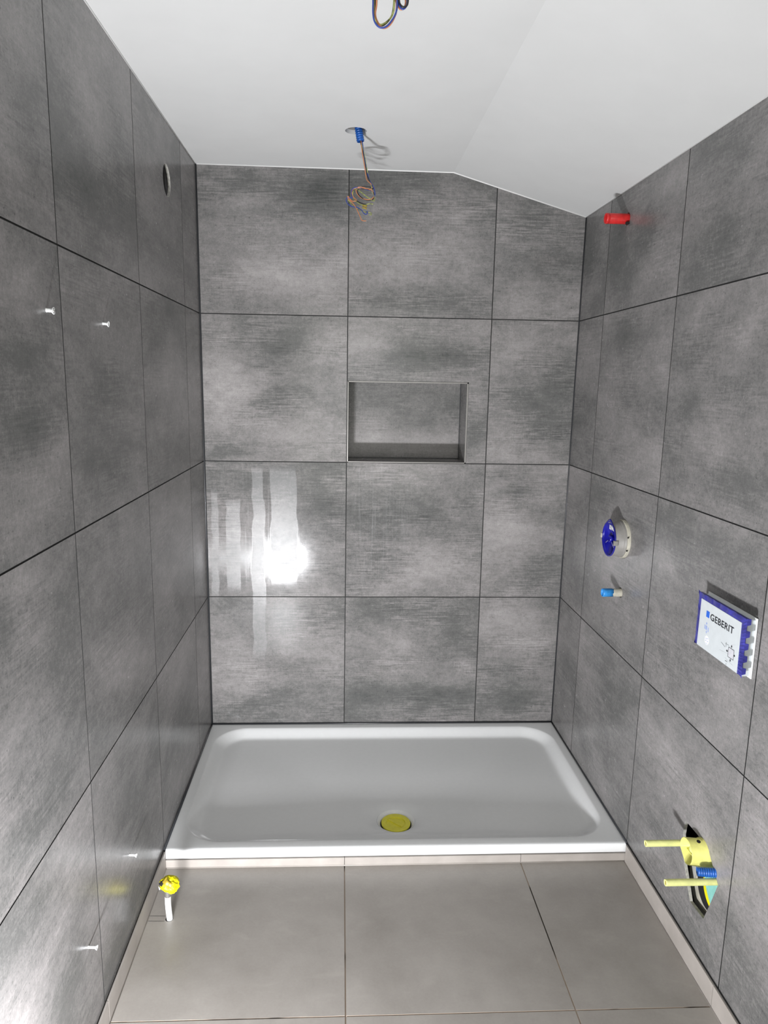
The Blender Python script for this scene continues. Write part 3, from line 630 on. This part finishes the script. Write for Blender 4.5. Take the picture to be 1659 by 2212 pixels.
# ------------------------------------------------------------------ four white wall anchors on the left wall
LAB = ['white wall anchor, upper pair, left one nearer the camera', 'white wall anchor, upper pair, right one closer to the shower',
       'white wall anchor low on the left wall beside the tray front', 'white wall anchor lowest on the left wall, nearest the camera']
OUT = [.0150, .0145, .0195, .0205]
for i, ((y, z), lab, L) in enumerate(zip(PLUGS, LAB, OUT)):
    x0 = xl(y, z); a = empty('wall_anchor', (x0, y, z)); tag(a, lab, 'wall anchor', 'white anchors in the left wall')
    r = .0030 if i != 0 else .0036; hr_ = .0072 if i < 2 else .0058
    lath('shaft', [(0, -.025), (r*1.15, -.0249), (r*1.15, .001), (r, .002), (r, L-.003), (0, L-.0028)], (x0, y, z), (1,0,-.06), M['white'], a, 16)
    lath('collar', [(r*1.05, L-.005), (hr_, L-.0008), (hr_, L), (hr_*.8, L), (r*.85, L-.004), (0, L-.004)], (x0, y, z), (1,0,-.06), M['white'], a, 20)
    if i == 0: lath('screw_head', [(0, L-.003), (.003, L-.003), (.0042, L+.0005), (.0030, L+.0018), (0, L+.0022)], (x0, y, z), (1,0,-.06), M['chrome'], a, 16)
# ------------------------------------------------------------------ right wall: red plug, round mixer box, water pipe
y, z = RED; x0 = xr(y, z)
a = empty('pipe_plug', (x0, y, z)); tag(a, 'red plastic pipe plug sticking out just under the sloped ceiling', 'pipe plug')
lath('body', [(.0165, .045), (.0170, -.001), (.0178, -.004), (.0178, -.066), (.0168, -.068), (.0182, -.0695), (.0182, -.0785), (.0172, -.0795), (.0150, -.0795), (.0145, -.070), (0, -.070)], (x0, y, z), (1,0,0), M['red'], a, 36)
bm = bmesh.new(); box(bm, x0-.0815, x0-.0700, y-.0016, y+.0016, z-.0145, z+.0145); obj('grip_bar', bm, M['red'], a)
bm = bmesh.new(); box(bm, x0-.012, x0-.0008, y-.0222, y-.012, z-.0215, z-.014); obj('lug', bm, M['black'], a)
y, z = MIX; x0 = xr(y, z)
a = empty('mixer_box', (x0, y, z)); tag(a, 'round rough-in box with blue cover sticking out of the right wall', 'valve box')
lath('mounting_ring', [(.0680, .050), (.0680, -.0080), (.0668, -.0100), (.0640, -.0105), (.0640, .050)], (x0, y, z), (1,0,0), M['beige'], a, 56)
lath('body', [(.0640, .050), (.0640, -.0180), (.0622, -.0190), (.0600, -.0205), (.0598, -.0480), (.0578, -.0505), (.0560, -.0480), (.0560, -.030), (0, -.030)], (x0, y, z), (1,0,0), M['grey'], a, 56)
bm = bmesh.new()                                        # blue cover with a pointed lip at the top
def cover_ring(r, d, peak):
    out = []
    for k in range(56):
        t = 2*math.pi*k/56; rr = r + peak*max(0, math.cos(t-math.pi/2))**24; out.append(bm.verts.new((x0+d, y+rr*math.cos(t), z+rr*math.sin(t))))
    return out
R_ = [cover_ring(.0585, -.0465, .004), cover_ring(.0622, -.0500, .009), cover_ring(.0620, -.0528, .009), cover_ring(.0590, -.0530, .006), cover_ring(.0560, -.0490, .002), cover_ring(.0540, -.0445, 0), cover_ring(.0300, -.0415, 0), cover_ring(.0290, -.0375, 0), cover_ring(.001, -.0375, 0)]
for A, B in zip(R_[:-1], R_[1:]):
    for k in range(56): bm.faces.new((A[k], A[(k+1) % 56], B[(k+1) % 56], B[k]))
bm.faces.new(R_[-1]); recalc(bm); cov = obj('cover', bm, M['navy'], a, True); cov['label'] = 'blue cover'
lath('hub', [(.0, -.0375), (.0135, -.0375), (.0125, -.0500), (.0095, -.0515), (.0090, -.0440), (0, -.0440)], (x0, y, z), (1,0,0), M['navy'], cov, 28)
for t in (210, 330):
    bm = bmesh.new(); t = math.radians(t); d = Vector((0, math.cos(t), math.sin(t))); n = Vector((0, -d.z, d.y)); c0 = Vector((x0-.0435, y, z))
    for s in (1,):
        q = [c0+d*.012+n*.0020, c0+d*.053+n*.0020, c0+d*.053-n*.0020, c0+d*.012-n*.0020]; V1 = [bm.verts.new(p) for p in q]; V2 = [bm.verts.new(p+Vector((-.0035,0,0))) for p in q]
        bm.faces.new(V1); bm.faces.new(V2[::-1])
        for i in range(4): bm.faces.new((V1[i], V2[i], V2[(i+1) % 4], V1[(i+1) % 4]))
    recalc(bm); obj('rib', bm, M['navy'], cov)
for (dy, dz, mt) in ((.0640, .0, 'beige'), (-.0590, -.0030, 'grey')):   # the two clips at the rim
    bm = bmesh.new(); box(bm, x0-.0560, x0-.0420, y+dy-.0055, y+dy+.0055, z+dz-.0085, z+dz+.0085, bev=.0012); obj('clip', bm, M[mt], a)
for (dy, dz) in ((-.0640, -.028), (-.0668, .018)):
    lath('peg', [(0, 0), (.0026, 0), (.0026, .003), (0, .003)], (x0-.0100, y+dy*.985, z+dz), (0, dy, dz), M['black'], a, 12)
def lettering(name, s, size, loc, mat, parent, wscale=1.0, depth=.0003, spacing=1.0, bold=.0, fit=None):
    """text as a mesh on a plane facing -x: reading direction is -y, up is +z"""
    cu = bpy.data.curves.new(name, 'FONT'); cu.body = s; cu.size = size; cu.extrude = depth; cu.space_character = spacing; cu.offset = bold; cu.resolution_u = 6
    t = bpy.data.objects.new(name, cu); COL.objects.link(t); bpy.context.view_layer.update()
    dg = bpy.context.evaluated_depsgraph_get(); me = bpy.data.meshes.new_from_object(t.evaluated_get(dg)); bpy.data.objects.remove(t)
    if fit: xs_ = [v.co.x for v in me.vertices]; wscale = fit/(max(xs_)-min(xs_))
    me.transform(Matrix(((0, 0, -1, 0), (-wscale, 0, 0, 0), (0, 1, 0, 0), (0, 0, 0, 1)))); me.flip_normals(); me.materials.clear(); me.materials.append(mat)
    o = bpy.data.objects.new(name, me); COL.objects.link(o); o.parent = parent; o.location = Vector(loc) - world_loc(parent); return o
lettering('lettering', 'KWC', .021, (x0-.0455, y+.0160, z+.0330), M['white'], cov, .95, .0003, .95, .0009)
y, z = PIPE; x0 = xr(y, z)
a = empty('pipe_stub', (x0, y, z)); tag(a, 'short water pipe stub with blue sleeve below the round box', 'pipe')
lath('pipe', [(.0142, .050), (.0142, -.0300), (.0136, -.0310), (.0110, -.0310), (.0110, .050)], (x0, y, z), (1,0,0), M['beige'], a, 32)
bm = bmesh.new(); 
ringp = []
for (r, d) in ((.0142, -.0300), (.0149, -.0300), (.0149, -.0600), (.0143, -.0655), (.0125, -.0660), (.0110, -.0600), (.0095, -.0480)):
    ringp.append([bm.verts.new((x0+d+(.0022*math.sin(3*t+1)+.0015*math.sin(7*t) if d > -.031 else 0), y+r*math.cos(t), z+r*math.sin(t))) for t in [2*math.pi*k/32 for k in range(32)]])
for A, B in zip(ringp[:-1], ringp[1:]):
    for k in range(32): bm.faces.new((A[k], A[(k+1) % 32], B[(k+1) % 32], B[k]))
bm.faces.new(ringp[-1]); recalc(bm); s_ = obj('sleeve', bm, M['lblue'], a, True); s_['label'] = 'blue sleeve'

# ------------------------------------------------------------------ flush plate rough-in with its printed card
y0p, y1p, z0p, z1p = PL; x0 = xr(-1.35, 1.0); xf = x0-.0345
a = empty('flush_plate_box', (x0, -1.353, .99)); tag(a, 'white and blue toilet flush plate box with a printed white card', 'flush plate box')
bm = bmesh.new(); box(bm, xf+.012, x0+.045, y0p+.002, y1p-.002, z0p+.002, z1p-.001, bev=.001); obj('housing', bm, M['card'], a)
bm = bmesh.new(); box(bm, x0-.0035, x0-.0012, y0p-.0035, y1p+.003, z0p-.003, z1p+.004); obj('flange', bm, M['white'], a)
foil = []
FY0, FY1, FZ0, FZ1 = -1.4790, -1.2500, .9240, 1.0665
bm = bmesh.new()                                        # crumpled foil frame: front face ring + folded-down sides
random.seed(3)
def foil_pt(t_, inner):
    return None
def edgeline(p, q, n): return [(p[0]+(q[0]-p[0])*i/n, p[1]+(q[1]-p[1])*i/n) for i in range(n)]
OUTR = edgeline((FY1, FZ1), (FY0, FZ1), 26)+edgeline((FY0, FZ1), (FY0, FZ0), 60)+edgeline((FY0, FZ0), (FY1, FZ0), 26)+edgeline((FY1, FZ0), (FY1, FZ1), 18)
INR = edgeline((FY1-.019, FZ1-.0155), (FY0+.0205, FZ1-.0155), 26)+edgeline((FY0+.0205, FZ1-.0155), (FY0+.0205, FZ0+.0008), 60)+edgeline((FY0+.0205, FZ0+.0008), (FY1-.0165, FZ0+.0008), 26)+edgeline((FY1-.0165, FZ0+.0008), (FY1-.019, FZ1-.0155), 18)
nO = len(OUTR)
def wob(i, s, k=1.0): return s*(math.sin(i*1.7)+.6*math.sin(i*3.1+1)+.5*math.sin(i*5.3+2))*k
r0 = [bm.verts.new((xf-.0002, p[0], p[1])) for p in INR]
r1 = [bm.verts.new((xf-.0006+wob(i, .0006), (p[0]+q[0])/2, (p[1]+q[1])/2)) for i, (p, q) in enumerate(zip(OUTR, INR))]
r2 = [bm.verts.new((xf+.0004+wob(i, .0005), p[0]+wob(i+3, .0003), p[1]+wob(i, .0004))) for i, p in enumerate(OUTR)]
def fold(i):
    if 86 <= i < 112: return .0015                      # nothing folded along the bottom
    if 26 <= i < 86: return .0110 if ((i-26) % 13) < 7 else .0020   # square tabs on the side near the camera
    if i >= 112: return .006 + .0008*math.sin(i*4)
    return .009
r3 = [bm.verts.new((xf+fold(i), p[0]*1.0+(.0008 if 26 <= i < 86 else 0), p[1]-(.0006 if i < 26 else 0))) for i, p in enumerate(OUTR)]
for A, B in ((r0, r1), (r1, r2), (r2, r3)):
    for k in range(nO): bm.faces.new((A[k], A[(k+1) % nO], B[(k+1) % nO], B[k]))
for cy, cz, dy, dz in ((FY1, FZ1, .005, .0045), (FY1, FZ0, .0055, -.003), (FY0, FZ0, -.002, -.005), (FY0, FZ1, -.0015, .002)):   # little corner ears
    c = bm.verts.new((xf+.001, cy+dy, cz+dz)); d1 = bm.verts.new((xf, cy, cz-math.copysign(.008, dz))); d2 = bm.verts.new((xf, cy-math.copysign(.008, dy), cz)); d3 = bm.verts.new((xf-.0018, cy, cz))
    bm.faces.new((c, d1, d3)); bm.faces.new((c, d3, d2)); bm.faces.new((c, d2, d1))
fo = obj('foil_frame', bm, M['indigo'], a); fo['label'] = 'crumpled blue foil frame'
bm = bmesh.new(); P = [(FY1-.0165, FZ1-.0135), (FY0+.0200, FZ1-.0150), (FY0+.0180, FZ0+.0002), (FY1-.0145, FZ0+.0006)]
prism(bm, P, lambda a_, b_, d: Vector((xf+d, a_, b_)), -.0012, .010); recalc(bm)
card = obj('card', bm, M['card'], a); card['label'] = 'white printed card'
xc = xf-.0013
def patch(name, polys, mat, t=.0003):
    bm = bmesh.new()
    for P in polys: prism(bm, P, lambda a_, b_, d: Vector((xc+d, a_, b_)), -t, 0)
    recalc(bm); return obj(name, bm, mat, card)
patch('logo_square', [rect(-1.3140, -1.2985, 1.0130, 1.0300)], M['logo'])
lettering('lettering', 'GEBERIT', .0245, (xc-.0001, -1.3185, 1.0118), M['ink'], card, 1, .0002, 1.06, .0004, .1110)
def ln(p, q, w): 
    d = Vector((q[0]-p[0], q[1]-p[1])); n = Vector((-d.y, d.x)).normalized()*w/2
    return [(p[0]+n.x, p[1]+n.y), (q[0]+n.x, q[1]+n.y), (q[0]-n.x, q[1]-n.y), (p[0]-n.x, p[1]-n.y)]
# diagram: square with four arrows and thin leader lines
sy, sz = -1.4290, .9620; hs = .0125
patch('diagram_square', [rect(sy-hs+.001, sy+hs-.001, sz-hs+.001, sz+hs-.001)], M['lgrey'], .0002)
L_ = [ln((sy-hs, sz-hs), (sy+hs, sz-hs), .0009), ln((sy-hs, sz+hs), (sy+hs, sz+hs), .0009), ln((sy-hs, sz-hs), (sy-hs, sz+hs), .0009), ln((sy+hs, sz-hs), (sy+hs, sz+hs), .0009)]
def dia(cy, cz, a1, a2): return [(cy, cz+a2), (cy+a1, cz), (cy, cz-a2), (cy-a1, cz)]
L_ += [dia(sy, sz+hs+.0055, .0026, .0042), dia(sy, sz-hs-.0055, .0026, .0042), dia(sy+hs+.0055, sz, .0042, .0030), dia(sy-hs-.0030, sz, .0030, .0032)]
L_ += [ln((sy+hs+.012, sz+.020), (sy+hs+.012, sz+.008), .0007), ln((sy+hs, sz+hs+.0035), (sy+hs+.016, sz+hs+.0035), .0005), ln((sy+hs+.016, sz+.006), (sy+hs+.035, sz+.012), .0006), ln((sy+.012, sz-hs-.014), (sy+.022, sz-hs-.014), .0010), ln((sy+.016, sz-hs-.019), (sy+.0165, sz-hs-.024), .0007)]
patch('diagram_lines', L_, M['ink'], .00035)
for q_ in (ln((sy-.012, sz-.026), (sy+.025, sz-.020), .0005), ln((sy+hs, sz-.006), (sy+hs+.040, sz-.010), .0004), ln((sy-.002, sz+hs+.011), (sy-.018, sz+hs+.016), .0004)): patch('leader_line', [q_], M['lgrey'], .0003)
# faint pictograms: dripping bottle and hand in an oval
patch('bottle_picture', [dia(-1.3045, .9960, .0035, .0040), rect(-1.3085, -1.3010, .9790, .9900), rect(-1.3165, -1.3130, .9760, .9880), rect(-1.2985, -1.2950, .9790, .9905), dia(-1.3065, .9735, .0028, .0045)], M['pale'], .0002)
patch('oval_picture', [circle2(-1.3130, .9530, .0110, 26, .0125)], M['white'], .0002)
patch('oval_lines', [ln((-1.3050, .9560), (-1.3205, .9590), .0010), ln((-1.3060, .9500), (-1.3115, .9530), .0014), ln((-1.3150, .9490), (-1.3200, .9530), .0014), ln((-1.3090, .9440), (-1.3170, .9430), .0010)], M['pale'], .0004)

# ------------------------------------------------------------------ toilet connection opening low on the right wall
x0 = xr(-1.34, .3)
def disc_hole(bm, outer, cy, cz, r, x, mi=0):
    flat(bm, outer, [circle2(cy, cz, r, 36)], lambda a_, b_, d: Vector((x+d, a_, b_)), 0, 0, mi)
a = empty('drain_elbow', (x0+.03, -1.345, .235)); tag(a, 'beige and black toilet drain pipe inside the cut wall opening', 'drain pipe')
def disc(name, cy, cz, r, d0, d1, mat, parent, clip=None, rnd=.003):
    """rounded disc facing the room, clipped to what the cavity leaves free"""
    bm = bmesh.new(); prev = None
    for rr, d in ((r, d1), (r, d0+rnd), (r-rnd*.3, d0+rnd*.3), (r-rnd, d0), (r*.05, d0)):
        ring_ = []
        for p in circle2(cy, cz, rr, 72):
            q = (min(max(p[0], -1.490), -1.13), min(max(p[1], .125), .405)) if clip is None else clip(p)
            ring_.append(bm.verts.new((x0+d, q[0], q[1])))
        if prev:
            for k in range(72): bm.faces.new((prev[k], prev[(k+1) % 72], ring_[(k+1) % 72], ring_[k]))
        prev = ring_
    bm.faces.new(prev); recalc(bm); return obj(name, bm, mat, parent, False)
disc('collar', -1.3239, .2175, .0545, .0255, .0270, M['beige'], a, rnd=.006)
disc('pipe', -1.3466, .2411, .0556, .0240, .0262, M['black'], a, rnd=.001)
s_ = disc('seal', -1.3812, .2634, .0595, .0222, .0240, M['tape'], a, rnd=.0015); s_['label'] = 'yellow seal ring'
a = empty('wall_panel', (x0+.02, -1.40, .30)); tag(a, 'light green wall panel seen through the cut opening behind the yellow pipes', 'panel')
disc('board', -1.4612, .3298, .1410, .0195, .0222, M['teal'], a, clip=lambda p: (min(max(p[0], -1.490), -1.13), min(max(p[1], .205), .3620)), rnd=.0006)
a = empty('backing_plate', (x0+.03, -1.27, .22)); tag(a, 'light grey plate inside the cut opening, left of the beige pipe', 'plate')
bm = bmesh.new(); prism(bm, [(-1.2250,.3000), (-1.2440,.2100), (-1.2560,.1860), (-1.2900,.1460), (-1.3500,.1460), (-1.3600,.2400), (-1.3400,.3000)], lambda a_, b_, d: Vector((x0+d, a_, b_)), .0270, .0300); recalc(bm)
obj('plate', bm, M['plate'], a)
# yellow pipe cap
a = empty('waste_pipe_cap', (x0, -1.342, .356)); tag(a, 'short thick yellow pipe cap with open ribbed end above the blue conduit', 'pipe cap')
def capring(bm, r, x, cy, cz):
    out = []
    for k in range(48):
        t = 2*math.pi*k/48; py, pz = r*math.cos(t), r*math.sin(t)
        # flattened lower flank on the side facing the shower
        d = (py*.62 - pz*.78); lim = r*.78
        if d > lim: py -= (d-lim)*.62; pz += (d-lim)*.78
        out.append(bm.verts.new((x, cy+py, cz+pz)))
    return out
bm = bmesh.new(); cy, cz = -1.3400, .3590
L1 = [capring(bm, .0385, x0+.030, cy-.004, cz-.004), capring(bm, .0385, x0-.004, cy-.003, cz-.003), capring(bm, .0362, x0-.006, cy-.003, cz-.003), capring(bm, .0352, x0-.043, cy, cz), capring(bm, .0346, x0-.0445, cy, cz), capring(bm, .0330, x0-.0445, cy, cz), capring(bm, .0322, x0-.010, cy, cz), capring(bm, .002, x0-.010, cy, cz)]
for A, B in zip(L1[:-1], L1[1:]):
    for k in range(48): bm.faces.new((A[k], A[(k+1) % 48], B[(k+1) % 48], B[k])).smooth = True
bm.faces.new(L1[-1]); recalc(bm); sh = obj('shell', bm, M['lime2'], a)
lath('knob', [(0, -.0330), (.0060, -.0325), (.0095, -.0290), (.0105, -.008), (0, -.008)], (x0, cy+.002, cz+.003), (1,0,0), M['lime'], a, 24)
bm = bmesh.new(); box(bm, x0-.0290, x0-.0102, cy-.0300, cy+.028, cz-.0125, cz-.0100); obj('rib', bm, M['lime2'], a)
bm = bmesh.new(); lathe(bm, [(0, .0004), (.0052, .0004), (.0052, -.001), (0, -.001)], (x0-.0170, cy-.0085, cz+.0345), (0, -.24, 1), 16); obj('hole_mark', bm, M['black'], a)
# the two sleeves and the blue conduit
def sleeve(y, z, L, lab, r=.0088):
    a = empty('rod_sleeve', (x0, y, z)); tag(a, lab, 'plastic sleeve', 'pale yellow sleeves in the wall opening')
    lath('tube', [(r, .028), (r, -L+.003), (r*.97, -L), (r*.80, -L-.0004), (r*.55, -L+.001), (r*.55, .028)], (x0, y, z), (1,0,.0), M['lime'], a, 28)
    lath('core', [(0, -L+.0015), (r*.54, -L+.0015), (r*.54, -L+.02), (0, -L+.02)], (x0, y, z), (1,0,0), M['gold'], a, 14)
sleeve(-1.2990, .3545, .1400, 'long pale yellow sleeve above, its tip nearer the shower tray')
sleeve(-1.4175, .3240, .1350, 'long pale yellow sleeve below, under the blue conduit')
a = empty('conduit_stub', (x0, -1.41, .335)); tag(a, 'short ribbed dark blue conduit between the two pale yellow sleeves', 'conduit')
bm = bmesh.new(); corrugated(bm, (x0+.020, -1.4135, .3455), (x0-.040, -1.3980, .3400), .0118, 11, .06)
cb = Vector((x0-.040, -1.3980, .3400)); lathe(bm, [(.0118, 0), (.0122, .001), (.0100, .0016), (.0094, -.004)], cb, (cb-Vector((x0+.02, -1.4135, .3455))), 22)
lathe(bm, [(0, -.012), (.0094, -.012)], cb, (cb-Vector((x0+.02, -1.4135, .3455))), 22)
recalc(bm); obj('tube', bm, M['blue'], a, True)

# ------------------------------------------------------------------ white pipe with taped end on the floor
a = empty('floor_pipe', (.0748, -1.1227, 0)); tag(a, 'white pipe rising from the floor tile, its top wrapped in yellow tape', 'pipe')
bm = bmesh.new(); sweep(bm, spline([(.0765, -1.1210, -.045), (.0757, -1.1220, .0), (.0738, -1.1230, .030), (.0728, -1.1235, .055), (.0728, -1.1235, .0770)], 8), .0090, 24); recalc(bm)
obj('pipe', bm, M['white'], a, True)
lath('nut', [(0, .0770), (.0086, .0770), (.0086, .0800), (.0092, .0802), (.0092, .0925), (.0100, .0930), (.0100, .0985), (0, .0985)], (.0728, -1.1235, 0), (0,0,1), M['chrome'], a, 6 if False else 20, False)
bm = bmesh.new(); bmesh.ops.create_icosphere(bm, subdivisions=5, radius=1)
for v_ in bm.verts:
    c = v_.co.copy(); n = noise.noise(c*1.6)*.16 + noise.noise(c*4.2)*.07 + (abs(noise.noise(c*2.7+Vector((3,1,2)))))*-.10
    r = 1 + n; k = 1.0
    if c.z < -.2: k = 1 - (-.2-c.z)*.45                # gathers towards the nut
    v_.co = Vector((c.x*.0300*r*k + .0065 + c.z*-.004, c.y*.0260*r*k, c.z*.0275*r)) + Vector((.0745, -1.1210, .1150))
tp = obj('tape_wrap', bm, M['tape'], a, True); tp['label'] = 'crumpled yellow tape'
bm = bmesh.new()
def wrapp(u, v, off=1.04):
    c = Vector((math.cos(v)*math.sin(u), -math.cos(v)*math.cos(u), math.sin(v))); n = noise.noise(c*1.6)*.16 + noise.noise(c*4.2)*.07 + abs(noise.noise(c*2.7+Vector((3,1,2))))*-.10
    r = (1+n)*off; return Vector((c.x*.0300*r + .0065 + c.z*-.004, c.y*.0260*r, c.z*.0275*r)) + Vector((.0745, -1.1210, .1150))
def strip(A, B, w0, w1, off, mat, nm):
    bm = bmesh.new(); N = 14; ra = []
    for i in range(N+1):
        t = i/N; u = A[0]+(B[0]-A[0])*t; v = A[1]+(B[1]-A[1])*t; w = w0+(w1-w0)*t; du, dv = B[0]-A[0], B[1]-A[1]; L = math.hypot(du, dv)
        ra.append([bm.verts.new(wrapp(u-dv/L*w*s, v+du/L*w*s, off+.01*math.sin(i*1.3))) for s in (-1, -.33, .33, 1)])
    for i in range(N):
        for j in range(3): bm.faces.new((ra[i][j], ra[i][j+1], ra[i+1][j+1], ra[i+1][j]))
    o = obj(nm, bm, mat, a, True); md = o.modifiers.new('thickness', 'SOLIDIFY'); md.thickness = .0012; return o
s_ = strip((-.60, 1.10), (.42, .42), .34, .27, 1.13, M['gold'], 'tape_flap'); s_['label'] = 'brownish folded tape flap'
s_ = strip((-1.02, .66), (-.55, .50), .24, .18, 1.07, M['black'], 'opening'); s_['label'] = 'black strip painted as a shaded gap in the tape'  # black strip laid on the tape, standing in for shade inside a gap
s_ = strip((-1.25, -.12), (-.95, .02), .20, .10, 1.10, M['white'], 'tape_tip'); s_['label'] = 'pale tape corner'
strip((.45, .75), (1.15, .25), .16, .12, 1.05, M['tape'], 'tape_fold')
